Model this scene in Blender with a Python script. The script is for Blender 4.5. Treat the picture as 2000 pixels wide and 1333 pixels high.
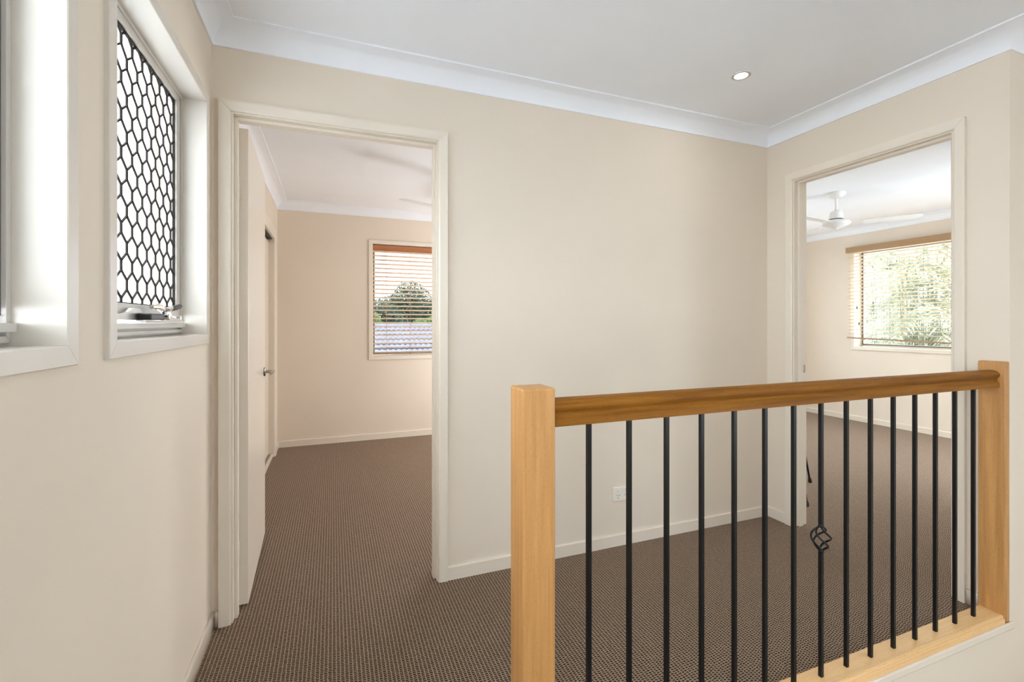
import bpy, bmesh, math, random
from mathutils import Vector, Matrix
for _o in list(bpy.data.objects): bpy.data.objects.remove(_o)
sc = bpy.context.scene
COL = sc.collection
PI = math.pi

# ------------------------------------------------------------------ camera
F_PX = 905.0; HOR = 632.0; YAW = 21.12; EYE = 1.22
cd = bpy.data.cameras.new('camera'); cam = bpy.data.objects.new('camera', cd); COL.objects.link(cam)
cam.location = (0, 0, EYE); cam.rotation_euler = (PI/2, 0, -math.radians(YAW))
cd.sensor_fit = 'HORIZONTAL'; cd.sensor_width = 36.0; cd.lens = F_PX/2000*36.0
cd.shift_x = 0.0; cd.shift_y = -(1333/2 - HOR)/2000.0
cd.clip_start = 0.02; cd.clip_end = 200
sc.camera = cam

# ------------------------------------------------------------------ sky, daylight portals, exposure
SKY = 8.0
w = bpy.data.worlds.new('sky'); sc.world = w; w.use_nodes = True
bg = w.node_tree.nodes['Background']
bg.inputs[0].default_value = (0.83, 0.915, 1.0, 1); bg.inputs[1].default_value = SKY
def portal(loc, rot, sx, sy):
    l = bpy.data.lights.new('daylight_portal', 'AREA'); l.shape = 'RECTANGLE'; l.size = sx; l.size_y = sy
    l.cycles.is_portal = True
    o = bpy.data.objects.new('daylight_portal', l); COL.objects.link(o); o.location = loc; o.rotation_euler = rot
portal((-.60, 1.66, 1.62), (0, -PI/2, 0), .95, .90)      # hall window beside the far corner
portal((-.61, -.54, 1.33), (0, -PI/2, 0), 1.5, 1.1)      # unseen hall window behind the camera, added for daylight
portal((-.60, .67, 1.62), (0, -PI/2, 0), .95, .90)       # hall window beside the camera
portal((4.36, -2.2, 1.1), (0, PI/2, 0), 2.2, 1.6)       # unseen stairwell window added to bring daylight from the right
portal((2.19, 5.29, 1.25), (-PI/2, 0, 0), .65, 1.8)      # left bedroom, unseen narrow window added to brighten it
portal((1.08, 5.29, 1.46), (-PI/2, 0, 0), 1.5, 1.3)     # left bedroom
portal((6.33, 2.88, 1.52), (0, PI/2, 0), 1.3, 2.1)       # right bedroom, far wall
portal((4.5, 4.9, 1.5), (-PI/2, 0, 0), 1.3, 1.3)          # right bedroom, unseen side window added for more daylight
portal((5.225, .98, 1.15), (PI/2, 0, 0), 1.7, 2.35)          # right bedroom, glazed door round the corner
sc.view_settings.view_transform = 'Standard'; sc.view_settings.look = 'None'
sc.view_settings.gamma = 1.0; sc.view_settings.use_curve_mapping = False
sc.view_settings.exposure = 0.92
sc.cycles.max_bounces = 14; sc.cycles.diffuse_bounces = 9; sc.cycles.glossy_bounces = 5
sc.cycles.transparent_max_bounces = 12; sc.cycles.sample_clamp_indirect = 6.0
sc.cycles.use_denoising = True

# ------------------------------------------------------------------ materials
def lin(c):
    c = c/255.0
    return c/12.92 if c <= .04045 else ((c+.055)/1.055)**2.4
def rgb(r, g, b): return (lin(r), lin(g), lin(b), 1)
def new_mat(name, col, rough=.5, metal=0.0, spec=.5):
    m = bpy.data.materials.new(name); m.use_nodes = True
    b = m.node_tree.nodes['Principled BSDF']
    b.inputs['Base Color'].default_value = col; b.inputs['Roughness'].default_value = rough
    b.inputs['Metallic'].default_value = metal; b.inputs['Specular IOR Level'].default_value = spec
    return m
def N(m, t, **kw):
    n = m.node_tree.nodes.new(t)
    for k, v in kw.items(): setattr(n, k, v)
    return n
def L(m, a, b): m.node_tree.links.new(a, b)
def add_bump(m, height, strength, dist):
    b = N(m, 'ShaderNodeBump'); b.inputs['Strength'].default_value = strength; b.inputs['Distance'].default_value = dist
    L(m, height, b.inputs['Height']); L(m, b.outputs[0], m.node_tree.nodes['Principled BSDF'].inputs['Normal'])
def paint(name, col, rough=.6, scale=240, bump=.08, var=.02, spec=.3):
    m = new_mat(name, col, rough, 0, spec)
    tc = N(m, 'ShaderNodeTexCoord')
    n = N(m, 'ShaderNodeTexNoise'); n.inputs['Scale'].default_value = scale; n.inputs['Detail'].default_value = 2
    L(m, tc.outputs['Object'], n.inputs['Vector'])
    add_bump(m, n.outputs[0], bump, .001)
    n2 = N(m, 'ShaderNodeTexNoise'); n2.inputs['Scale'].default_value = 1.6; n2.inputs['Detail'].default_value = 3
    L(m, tc.outputs['Object'], n2.inputs['Vector'])
    r = N(m, 'ShaderNodeValToRGB'); r.color_ramp.elements[0].position = .35; r.color_ramp.elements[1].position = .65
    r.color_ramp.elements[0].color = tuple(c*(1-var) for c in col[:3])+(1,); r.color_ramp.elements[1].color = tuple(min(1, c*(1+var)) for c in col[:3])+(1,)
    L(m, n2.outputs[0], r.inputs[0]); L(m, r.outputs[0], m.node_tree.nodes['Principled BSDF'].inputs['Base Color'])
    return m
def wood(name, c0, c1, axis, rough=.35, dark=None, scale=1.0, spec=.4):
    m = new_mat(name, c0, rough, 0, spec)
    tc = N(m, 'ShaderNodeTexCoord'); mp = N(m, 'ShaderNodeMapping')
    s = [46*scale]*3; s['xyz'.index(axis)] = 1.7*scale
    mp.inputs['Scale'].default_value = s
    L(m, tc.outputs['Object'], mp.inputs['Vector'])
    n = N(m, 'ShaderNodeTexNoise'); n.inputs['Scale'].default_value = 1.0; n.inputs['Detail'].default_value = 5; n.inputs['Roughness'].default_value = .6; n.inputs['Distortion'].default_value = .6
    L(m, mp.outputs[0], n.inputs['Vector'])
    r = N(m, 'ShaderNodeValToRGB'); r.color_ramp.elements[0].position = .3; r.color_ramp.elements[1].position = .7
    r.color_ramp.elements[0].color = c0; r.color_ramp.elements[1].color = c1
    L(m, n.outputs[0], r.inputs[0])
    mp2 = N(m, 'ShaderNodeMapping'); s2 = [420*scale]*3; s2['xyz'.index(axis)] = 60*scale; mp2.inputs['Scale'].default_value = s2
    L(m, tc.outputs['Object'], mp2.inputs['Vector'])
    f = N(m, 'ShaderNodeTexNoise'); f.inputs['Scale'].default_value = 1.0; f.inputs['Detail'].default_value = 2
    L(m, mp2.outputs[0], f.inputs['Vector'])
    r2 = N(m, 'ShaderNodeValToRGB'); r2.color_ramp.elements[0].position = .30; r2.color_ramp.elements[1].position = .42
    d = dark or tuple(c*.55 for c in c0[:3])+(1,)
    r2.color_ramp.elements[0].color = (.55, .5, .45, 1); r2.color_ramp.elements[1].color = (1, 1, 1, 1)
    L(m, f.outputs[0], r2.inputs[0])
    mx = N(m, 'ShaderNodeMixRGB', blend_type='MULTIPLY'); mx.inputs[0].default_value = .5
    L(m, r.outputs[0], mx.inputs[1]); L(m, r2.outputs[0], mx.inputs[2])
    L(m, mx.outputs[0], m.node_tree.nodes['Principled BSDF'].inputs['Base Color'])
    add_bump(m, n.outputs[0], .05, .002)
    return m
def carpet(name, dark, light):
    """loop pile: pale ribs along y with short dark gaps between the loops of every rib"""
    m = new_mat(name, light, .95, 0, .1)
    tc = N(m, 'ShaderNodeTexCoord')
    nz = N(m, 'ShaderNodeTexNoise'); nz.inputs['Scale'].default_value = 75; nz.inputs['Detail'].default_value = 1
    L(m, tc.outputs['Object'], nz.inputs['Vector'])
    off = N(m, 'ShaderNodeVectorMath', operation='SCALE'); off.inputs[3].default_value = .0055
    L(m, nz.outputs['Color'], off.inputs[0])
    ad = N(m, 'ShaderNodeVectorMath', operation='ADD'); L(m, tc.outputs['Object'], ad.inputs[0]); L(m, off.outputs[0], ad.inputs[1])
    sp = N(m, 'ShaderNodeSeparateXYZ'); L(m, ad.outputs[0], sp.inputs[0])
    def mth(op, a, b=None):
        n = N(m, 'ShaderNodeMath', operation=op)
        for k, q in enumerate((a, b)):
            if q is None: continue
            if isinstance(q, (int, float)): n.inputs[k].default_value = q
            else: L(m, q, n.inputs[k])
        return n.outputs[0]
    def ramp(v, lo, hi):
        n = N(m, 'ShaderNodeMapRange', interpolation_type='SMOOTHSTEP'); L(m, v, n.inputs['Value'])
        n.inputs['From Min'].default_value = lo; n.inputs['From Max'].default_value = hi; return n.outputs[0]
    u = mth('DIVIDE', sp.outputs[0], .0137); fu = mth('FRACT', u); cell = mth('FLOOR', u)
    rib = ramp(mth('MULTIPLY', mth('ABSOLUTE', mth('SUBTRACT', fu, .5)), 2.0), .60, .86)
    wn = N(m, 'ShaderNodeTexWhiteNoise', noise_dimensions='1D'); L(m, cell, wn.inputs['W'])
    v = mth('ADD', mth('DIVIDE', sp.outputs[1], .0090), wn.outputs['Value'])
    dash = ramp(mth('MULTIPLY', mth('ABSOLUTE', mth('SUBTRACT', mth('FRACT', v), .5)), 2.0), .80, .50)
    gap = mth('MULTIPLY', dash, mth('SUBTRACT', 1.0, rib))
    n2 = N(m, 'ShaderNodeTexNoise'); n2.inputs['Scale'].default_value = 380; n2.inputs['Detail'].default_value = 2
    L(m, tc.outputs['Object'], n2.inputs['Vector'])
    r = N(m, 'ShaderNodeValToRGB'); r.color_ramp.elements[0].color = tuple(c*.62 for c in light[:3])+(1,); r.color_ramp.elements[1].color = tuple(min(1, c*1.3) for c in light[:3])+(1,)
    r.color_ramp.elements[0].position = .3; r.color_ramp.elements[1].position = .7
    L(m, n2.outputs[0], r.inputs[0])
    mx = N(m, 'ShaderNodeMixRGB'); L(m, gap, mx.inputs[0]); L(m, r.outputs[0], mx.inputs[1]); mx.inputs[2].default_value = dark
    b = m.node_tree.nodes['Principled BSDF']
    L(m, mx.outputs[0], b.inputs['Base Color'])
    b.inputs['Sheen Weight'].default_value = .25; b.inputs['Sheen Tint'].default_value = (.75, .6, .5, 1); b.inputs['Sheen Roughness'].default_value = .5
    add_bump(m, mth('SUBTRACT', 1.0, gap), .4, .004)
    return m
def glass(name, tint=(1, 1, 1, 1)):
    m = bpy.data.materials.new(name); m.use_nodes = True; nt = m.node_tree; nt.nodes.clear()
    o = nt.nodes.new('ShaderNodeOutputMaterial'); mx = nt.nodes.new('ShaderNodeMixShader')
    t = nt.nodes.new('ShaderNodeBsdfTransparent'); g = nt.nodes.new('ShaderNodeBsdfGlossy'); fr = nt.nodes.new('ShaderNodeFresnel')
    t.inputs[0].default_value = tint; g.inputs['Roughness'].default_value = .02; fr.inputs[0].default_value = 1.35
    ge = nt.nodes.new('ShaderNodeNewGeometry'); iv = nt.nodes.new('ShaderNodeMath'); iv.operation = 'SUBTRACT'; iv.inputs[0].default_value = 1
    ml = nt.nodes.new('ShaderNodeMath'); ml.operation = 'MULTIPLY'
    nt.links.new(ge.outputs['Backfacing'], iv.inputs[1]); nt.links.new(iv.outputs[0], ml.inputs[0]); nt.links.new(fr.outputs[0], ml.inputs[1])   # one reflection per pane, none on leaving it
    nt.links.new(ml.outputs[0], mx.inputs[0]); nt.links.new(t.outputs[0], mx.inputs[1]); nt.links.new(g.outputs[0], mx.inputs[2]); nt.links.new(mx.outputs[0], o.inputs[0])
    return m
def emitter(name, col, s):
    m = bpy.data.materials.new(name); m.use_nodes = True; b = m.node_tree.nodes['Principled BSDF']
    b.inputs['Base Color'].default_value = (.9, .9, .9, 1); b.inputs['Emission Color'].default_value = col; b.inputs['Emission Strength'].default_value = s
    return m
def leafmat(name, c0, c1, trans=.35):
    m = bpy.data.materials.new(name); m.use_nodes = True; nt = m.node_tree; b = nt.nodes['Principled BSDF']
    b.inputs['Roughness'].default_value = .5
    g = N(m, 'ShaderNodeNewGeometry'); r = N(m, 'ShaderNodeValToRGB')
    r.color_ramp.elements[0].color = c0; r.color_ramp.elements[1].color = c1
    L(m, g.outputs['Random Per Island'], r.inputs[0]); L(m, r.outputs[0], b.inputs['Base Color'])
    t = N(m, 'ShaderNodeBsdfTranslucent'); L(m, r.outputs[0], t.inputs[0])
    mx = N(m, 'ShaderNodeMixShader'); mx.inputs[0].default_value = trans
    L(m, b.outputs[0], mx.inputs[1]); L(m, t.outputs[0], mx.inputs[2]); L(m, mx.outputs[0], nt.nodes['Material Output'].inputs[0])
    return m

M = {}
M['wall'] = paint('cream_wall_paint', (.765, .683, .583, 1), .6)
M['trim'] = paint('cream_gloss_paint', (.785, .715, .62, 1), .28, 90, .05, .01, .5)
M['window_paint'] = paint('aged_white_paint', (.70, .655, .59, 1), .25, 70, .12, .02, .5)
M['ceiling'] = paint('white_ceiling_paint', (.87, .90, .955, 1), .8)
M['cornice'] = paint('white_cornice_paint', (.87, .90, .955, 1), .7)
M['carpet'] = carpet('brown_loop_carpet', (.016, .009, .005, 1), (.335, .238, .166, 1))
M['oak_post'] = wood('honey_oak_upright', (.45, .213, .065, 1), (.59, .315, .112, 1), 'z', .42, None, 1.5, .5)
M['oak_rail'] = wood('dark_honey_handrail', (.16, .054, .006, 1), (.33, .135, .016, 1), 'x', .5, None, 1.0, .13)
M['oak_sill'] = wood('honey_oak_sill', (.74, .46, .21, 1), (.82, .54, .27, 1), 'x', .25, None, 1.6)
M['black'] = new_mat('satin_black_steel', (.006, .006, .006, 1), .34, 0, .3)
M['black_plastic'] = new_mat('black_plastic', (.015, .014, .014, 1), .4)
M['chrome'] = new_mat('chrome', (.75, .74, .72, 1), .12, 1)
M['steel'] = new_mat('brushed_steel', (.42, .39, .35, 1), .25, 1)
M['alloy'] = paint('grey_powder_coat', (.60, .575, .54, 1), .4, 150, .03)
M['alloy_dark'] = paint('dark_seal', (.12, .11, .10, 1), .6, 150, .03)
M['mesh'] = new_mat('bronze_grille', (.024, .019, .015, 1), .75, 0, .12)
M['glass'] = glass('clear_glass', (.97, .98, .97, 1))
M['glass_tint'] = glass('view_dimming_glass', (.43, .43, .43, 1))  # grey tint added to hold down the bright view outside
M['glass_half'] = glass('slightly_dimming_glass', (.62, .62, .60, 1))  # weaker tint, likewise added to dim the view outside
M['obscure'] = glass('window_glass', (.80, .80, .79, 1))
M['white'] = paint('white_enamel', (.84, .84, .84, 1), .3, 200, .02, .01, .5)
M['plastic'] = paint('white_plastic', (.80, .765, .70, 1), .3, 200, .02, .01, .5)
M['slot'] = new_mat('dark_slot', (.02, .018, .015, 1), .6)
M['lamp'] = emitter('lit_lamp', (1, .97, .92, 1), 14)
M['opal'] = emitter('added_lamp_glow', (.95,.985,1.03,1), 5.9)  # glow of the unseen lamp added in the left bedroom
M['silver'] = new_mat('satin_silver', (.62, .62, .62, 1), .35, .7)
M['valance_red'] = wood('reddish_timber_valance', (.36, .135, .05, 1), (.46, .19, .08, 1), 'x', .4)
M['valance_tan'] = wood('tan_timber_valance', (.33, .20, .10, 1), (.42, .27, .145, 1), 'y', .4)
M['slat'] = wood('pale_timber_slat', (.80, .57, .36, 1), (.86, .66, .46, 1), 'x', .35)
M['slat_y'] = wood('cream_timber_slat', (.82, .66, .48, 1), (.88, .74, .58, 1), 'y', .35)
M['cord'] = new_mat('blind_cord', (.55, .36, .2, 1), .8)
M['leaf_dark'] = leafmat('dark_leaves', (.030, .062, .058, 1), (.17, .27, .16, 1), .2)
M['leaf_light'] = leafmat('light_leaves', (.17, .28, .10, 1), (.48, .58, .28, 1), .3)
M['leaf_pale'] = leafmat('pale_fronds', (.30, .32, .25, 1), (.62, .63, .50, 1), .45)
M['bark'] = paint('bark', (.14, .10, .075, 1), .9, 30, .5, .3)
M['tile'] = paint('pale_roof_tile', (.36, .35, .385, 1), .8, 20, .1, .08)
M['brick'] = paint('rendered_outside_wall', (.55, .5, .45, 1), .9, 30, .1)
M['ground'] = paint('light_bouncing_ground', (.62, .63, .64, 1), .95, 5, .1, .2)  # kept pale so the ground throws daylight up to the ceilings

# ------------------------------------------------------------------ mesh helpers
def world_of(p):
    v = Vector((0, 0, 0))
    while p is not None: v += p.location; p = p.parent
    return v
class MB:
    """collects shapes in world coordinates; build() makes ONE mesh object"""
    def __init__(s): s.v = []; s.f = []; s.smooth = []
    def add(s, vs, fs, smooth=False):
        k = len(s.v); s.v += [tuple(p) for p in vs]; s.f += [tuple(i+k for i in f) for f in fs]; s.smooth += [smooth]*len(fs)
        return s
    def box(s, x0, x1, y0, y1, z0, z1):
        return s.add([(x0,y0,z0),(x1,y0,z0),(x1,y1,z0),(x0,y1,z0),(x0,y0,z1),(x1,y0,z1),(x1,y1,z1),(x0,y1,z1)],
                     [(0,3,2,1),(4,5,6,7),(0,1,5,4),(1,2,6,5),(2,3,7,6),(3,0,4,7)])
    def obox(s, c, ax, ay, az, hx, hy, hz):
        c = Vector(c); ax = Vector(ax).normalized(); ay = Vector(ay).normalized(); az = Vector(az).normalized()
        vs = [c+ax*hx*i+ay*hy*j+az*hz*k for k in (-1,1) for (i,j) in ((-1,-1),(1,-1),(1,1),(-1,1))]
        return s.add(vs, [(0,3,2,1),(4,5,6,7),(0,1,5,4),(1,2,6,5),(2,3,7,6),(3,0,4,7)])
    def prism(s, prof, fn, a0, a1, smooth=False):
        """prof: list of (p,q); fn(a,p,q)->xyz"""
        n = len(prof); vs = [fn(a0,p,q) for p,q in prof]+[fn(a1,p,q) for p,q in prof]
        s.add(vs, [(i,(i+1)%n,n+(i+1)%n,n+i) for i in range(n)], smooth)
        return s.add(vs, [tuple(range(n))[::-1], tuple(range(n,2*n))])
    def tube(s, pts, r, n=10, cap=True, closed=False):
        pts = [Vector(p) for p in pts]; rs = r if isinstance(r,(list,tuple)) else [r]*len(pts)
        vs = []; up = None
        for i,p in enumerate(pts):
            a = pts[i-1] if i else (pts[-1] if closed else p); b = pts[(i+1)%len(pts)] if (i<len(pts)-1 or closed) else p
            d = (b-a).normalized()
            if up is None: up = Vector((0,0,1)) if abs(d.z)<.9 else Vector((1,0,0))
            u = d.cross(up).normalized(); q = u.cross(d).normalized(); up = q
            vs += [p+(u*math.cos(2*PI*k/n)+q*math.sin(2*PI*k/n))*rs[i] for k in range(n)]
        m = len(pts); fs = []
        for i in range(m if closed else m-1):
            j = (i+1)%m
            fs += [(i*n+k, i*n+(k+1)%n, j*n+(k+1)%n, j*n+k) for k in range(n)]
        s.add(vs, fs, True)
        if cap and not closed: s.add(vs[:n]+vs[-n:], [tuple(range(n))[::-1], tuple(range(n,2*n))])
        return s
    def lathe(s, prof, c, n=32, axis='z'):
        c = Vector(c); vs = []
        for r,h in prof:
            for k in range(n):
                a = 2*PI*k/n; x,y = r*math.cos(a), r*math.sin(a)
                vs.append(c+Vector({'z':(x,y,h),'x':(h,x,y),'y':(y,h,x)}[axis]))
        m = len(prof)
        s.add(vs, [(i*n+k, i*n+(k+1)%n, (i+1)*n+(k+1)%n, (i+1)*n+k) for i in range(m-1) for k in range(n)], True)
        if prof[0][0] > 1e-6: s.add(vs[:n], [tuple(range(n))[::-1]])
        if prof[-1][0] > 1e-6: s.add(vs[-n:], [tuple(range(n))])
        return s
    def frame(s, fn, a0, a1, b0, b1, prof, sill=True, gap=.0005):
        """mitred frame round an opening: prof (u outward, n off the wall), fn(a,b,n)->xyz; every side its own piece"""
        cor = lambda u: [(a0-u,b0-u if sill else b0),(a0-u,b1+u),(a1+u,b1+u),(a1+u,b0-u if sill else b0)]
        m = len(prof)
        for k in range(4 if sill else 3):
            vs = []
            for e in (k,(k+1)%4):
                for u,n in prof:
                    q = cor(u); A = q[k]; B = q[(k+1)%4]; d = (B[0]-A[0],B[1]-A[1]); l = math.hypot(*d) or 1
                    sg = gap if e == k else -gap
                    vs.append(fn(q[e][0]+d[0]/l*sg, q[e][1]+d[1]/l*sg, n))
            s.add(vs, [(i,(i+1)%m,m+(i+1)%m,m+i) for i in range(m)]+[tuple(range(m))[::-1],tuple(range(m,2*m))])
        return s
    def sweep(s, path, prof, closed=False):
        """path in plan, room on the left; prof (d into the room, z)"""
        n = len(path); m = len(prof); vs = []
        def nrm(a,b):
            d = Vector((b[0]-a[0],b[1]-a[1])).normalized(); return Vector((-d.y,d.x))
        for i in range(n):
            ns = []
            if i > 0 or closed: ns.append(nrm(path[i-1],path[i]))
            if i < n-1 or closed: ns.append(nrm(path[i],path[(i+1)%n]))
            if len(ns) == 2: b = (ns[0]+ns[1]); o = b/(1+ns[0].dot(ns[1]))
            else: o = ns[0]
            vs += [(path[i][0]+o.x*d, path[i][1]+o.y*d, z) for d,z in prof]
        fs = []
        for i in range(n if closed else n-1):
            j = (i+1)%n
            fs += [(i*m+k,i*m+(k+1)%m,j*m+(k+1)%m,j*m+k) for k in range(m)]
        s.add(vs, fs, True)
        if not closed: s.add(vs[:m]+vs[-m:], [tuple(range(m))[::-1],tuple(range(m,2*m))])
        return s
    def plate(s, fn, a0, a1, b0, b1, n0, n1, holes=()):
        """wall slab with rectangular openings; fn(a,b,n)->xyz"""
        A = sorted({a0,a1,*[h[i] for h in holes for i in (0,1)]}); B = sorted({b0,b1,*[h[i] for h in holes for i in (2,3)]})
        A = [a for a in A if a0<=a<=a1]; B = [b for b in B if b0<=b<=b1]
        def solid(i,j):
            if not (0<=i<len(A)-1 and 0<=j<len(B)-1): return False
            a=(A[i]+A[i+1])/2; b=(B[j]+B[j+1])/2
            return not any(h[0]<a<h[1] and h[2]<b<h[3] for h in holes)
        for i in range(len(A)-1):
            for j in range(len(B)-1):
                if not solid(i,j): continue
                p,q,r,t = A[i],A[i+1],B[j],B[j+1]
                for n in (n0,n1): s.add([fn(p,r,n),fn(q,r,n),fn(q,t,n),fn(p,t,n)],[(0,1,2,3)])
                if not solid(i-1,j): s.add([fn(p,r,n0),fn(p,t,n0),fn(p,t,n1),fn(p,r,n1)],[(0,1,2,3)])
                if not solid(i+1,j): s.add([fn(q,r,n0),fn(q,t,n0),fn(q,t,n1),fn(q,r,n1)],[(0,1,2,3)])
                if not solid(i,j-1): s.add([fn(p,r,n0),fn(q,r,n0),fn(q,r,n1),fn(p,r,n1)],[(0,1,2,3)])
                if not solid(i,j+1): s.add([fn(p,t,n0),fn(q,t,n0),fn(q,t,n1),fn(p,t,n1)],[(0,1,2,3)])
        return s
    def build(s, name, mat, parent=None, bevel=0, seg=2, weld=True, label=None):
        o_ = world_of(parent)
        me = bpy.data.meshes.new(name); me.from_pydata([(x-o_.x,y-o_.y,z-o_.z) for x,y,z in s.v], [], s.f)
        me.polygons.foreach_set('use_smooth', s.smooth); me.materials.append(mat)
        if weld:
            bm = bmesh.new(); bm.from_mesh(me)
            bmesh.ops.remove_doubles(bm, verts=bm.verts, dist=1e-5)
            bmesh.ops.recalc_face_normals(bm, faces=bm.faces)
            for e in bm.edges:
                if len(e.link_faces) == 2 and e.calc_face_angle(0) > .5: e.smooth = False
            bm.to_mesh(me); bm.free()
        ob = bpy.data.objects.new(name, me); COL.objects.link(ob); ob.parent = parent
        if bevel:
            b = ob.modifiers.new('bevel','BEVEL'); b.width = bevel; b.segments = seg; b.limit_method = 'ANGLE'; b.angle_limit = .6; b.harden_normals = False
        if label: ob['label'] = label
        return ob
def tag(o, label=None, cat=None, group=None, kind=None):
    if label: o['label'] = label
    if cat: o['category'] = cat
    if group: o['group'] = group
    if kind: o['kind'] = kind
    return o
def root(name, loc, label, cat, group=None, kind=None):
    o = bpy.data.objects.new(name, None); COL.objects.link(o); o.location = loc; o.empty_display_size = .1
    return tag(o, label, cat, group, kind)
def struct(name, mb, mat, label, cat, **kw):
    return tag(mb.build(name, mat, **kw), label, cat, None, 'structure')

# ------------------------------------------------------------------ shell dimensions
XL, YB, XR, YS, ZC = -.455, 2.168, 2.58, 1.034, 2.42       # hall
FRONT, END = -3.2, 4.2                                     # behind the camera / far end of the stairwell
B1X0, B1X1, B1Y0, B1Y1 = -.508, 2.58, 2.268, 5.065         # left bedroom
B2X0, B2X1, B2Y0, B2Y1 = 2.68, 6.115, 1.12, 4.75           # right bedroom
WA = (.28, 1.065, 1.18, 2.06); WB = (1.27, 2.052, 1.18, 2.06); WC = (-1.05, -.03, .6, 2.06)
D1 = (-.38, .458, 0, 2.075); D2 = (1.225, 1.982, 0, 2.074)
W9 = (1.93, 2.45, .4, 2.1); W1 = (.389, 1.78, .876, 2.055); W2 = (1.88, 3.88, .93, 2.13)
W7 = (-2.9, -1.5, .1, 2.1); W6 = (4.65, 5.9, .06, 2.2); W8 = (4.0, 5.0, .9, 2.1)
fX = lambda x: (lambda a,b,n: (x+n, a, b))                  # plane facing +x
fXm = lambda x: (lambda a,b,n: (x-n, a, b))                 # plane facing -x
fYm = lambda y: (lambda a,b,n: (a, y-n, b))                 # plane facing -y
fY = lambda y: (lambda a,b,n: (a, y+n, b))

grow = lambda h: (h[0]-.0115, h[1]+.0115, h[2]-.0115, h[3]+.0115)      # rough opening behind the liners
struct('floor_hall', MB().box(XL-.1,.516,FRONT,YS,-.03,0).box(XL-.1,2.60,YS,2.22,-.03,0), M['carpet'], 'brown looped carpet of the hall landing', 'floor')
struct('floor_left_bedroom', MB().box(-.66,2.63,2.22,5.16,-.03,0), M['carpet'], 'brown looped carpet of the room with the open flush door', 'floor')
struct('floor_right_bedroom', MB().box(2.60,6.2,1.07,4.80,-.03,0), M['carpet'], 'paler lit carpet beyond the doorway behind the balustrade', 'floor')
struct('floor_stairwell', MB().box(.4,END+.1,FRONT,YS+.1,-2.75,-2.7), M['carpet'], 'carpet at the foot of the stairwell', 'floor')
struct('ceiling_hall', MB().box(XL-.2,END+.15,FRONT-.15,YS+.05,ZC,ZC+.1).box(XL-.2,2.63,YS+.05,2.22,ZC,ZC+.1), M['ceiling'], 'flat white ceiling of the hall holding the downlight', 'ceiling')
struct('ceiling_left_bedroom', MB().box(-.8,2.63,2.22,5.3,ZC,ZC+.1), M['ceiling'], 'white ceiling seen through the left doorway', 'ceiling')
struct('ceiling_right_bedroom', MB().box(2.63,6.35,YS+.05,4.9,ZC,ZC+.1), M['ceiling'], 'white ceiling above the fan with the motor in view', 'ceiling')

struct('wall_left', MB().plate(fX(XL), FRONT-.1, B1Y0, -.03, ZC, -.14, 0, (grow(WA), grow(WB), grow(WC))), M['wall'], 'cream wall with the two grilled windows', 'wall')
struct('wall_back', MB().plate(fYm(YB), -.66, B2X0, -.03, ZC, -.10, 0, (((D1[0]-.02, D1[1]+.02, -.1, D1[3]+.02)),)), M['wall'], 'cream wall with the flush door and the power point', 'wall')
struct('wall_right', MB().plate(fXm(XR), YS, YB, -.03, ZC, -.10, 0, ((D2[0]-.02, D2[1]+.02, -.1, D2[3]+.02),)), M['wall'], 'cream wall with the doorway behind the balustrade', 'wall')
struct('wall_stairwell', MB().box(.43,6.3,YS,B2Y0,-2.72,-.03).box(B2X0,END+.12,YS,B2Y0,-.03,ZC).plate(fY(B2Y0), END+.12, 6.3, -.03, ZC, -(B2Y0-YS), 0, (grow(W6),)), M['wall'], 'cream wall dropping below the balustrade into the stairwell', 'wall')
struct('wall_landing_edge', MB().box(.40,.516,FRONT,YS,-2.72,-.03), M['wall'], 'cream wall under the edge of the landing', 'wall')
struct('wall_front', MB().plate(fY(FRONT), XL-.15, END+.12, -2.72, ZC, -.12, 0), M['wall'], 'cream wall behind the camera', 'wall')
struct('wall_stair_end', MB().plate(fXm(END), FRONT, YS, -2.72, ZC, -.12, 0, (grow(W7),)), M['wall'], 'cream wall closing the stairwell', 'wall')
struct('wall_left_bedroom_side', MB().box(B1X0-.13,B1X0,4.733,B1Y1,-.03,2.0), M['wall'], 'narrow strip of cream wall between the robe and the corner', 'wall')
struct('wall_left_bedroom_head', MB().box(B1X0-.13,B1X0,B1Y0,B1Y1,2.0,ZC), M['wall'], 'cream wall above the sliding robe doors', 'wall')
struct('wall_left_bedroom_near', MB().box(B1X0-.13,B1X0,B1Y0,3.02,-.03,2.0), M['wall'], 'cream wall hidden behind the open flush door', 'wall')
struct('wall_left_bedroom_back', MB().plate(fYm(B1Y1), B1X0-.13, B1X1, -.03, ZC, -.20, 0, (grow(W1), grow(W9))), M['wall'], 'beige wall around the red-valanced blind', 'wall')
struct('wall_partition', MB().box(B1X1,B2X0,B1Y0,5.27,-.03,ZC), M['wall'], 'cream wall between the two bedrooms', 'wall')
struct('wall_right_bedroom_back', MB().plate(fXm(B2X1), B2Y0, 4.9, -.03, ZC, -.20, 0, (grow(W2),)), M['wall'], 'pale wall around the tan-valanced blind', 'wall')
struct('wall_right_bedroom_side', MB().plate(fYm(B2Y1), B2X0, B2X1, -.03, ZC, -.12, 0, (grow(W8),)), M['wall'], 'cream side wall of the right bedroom', 'wall')

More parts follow.
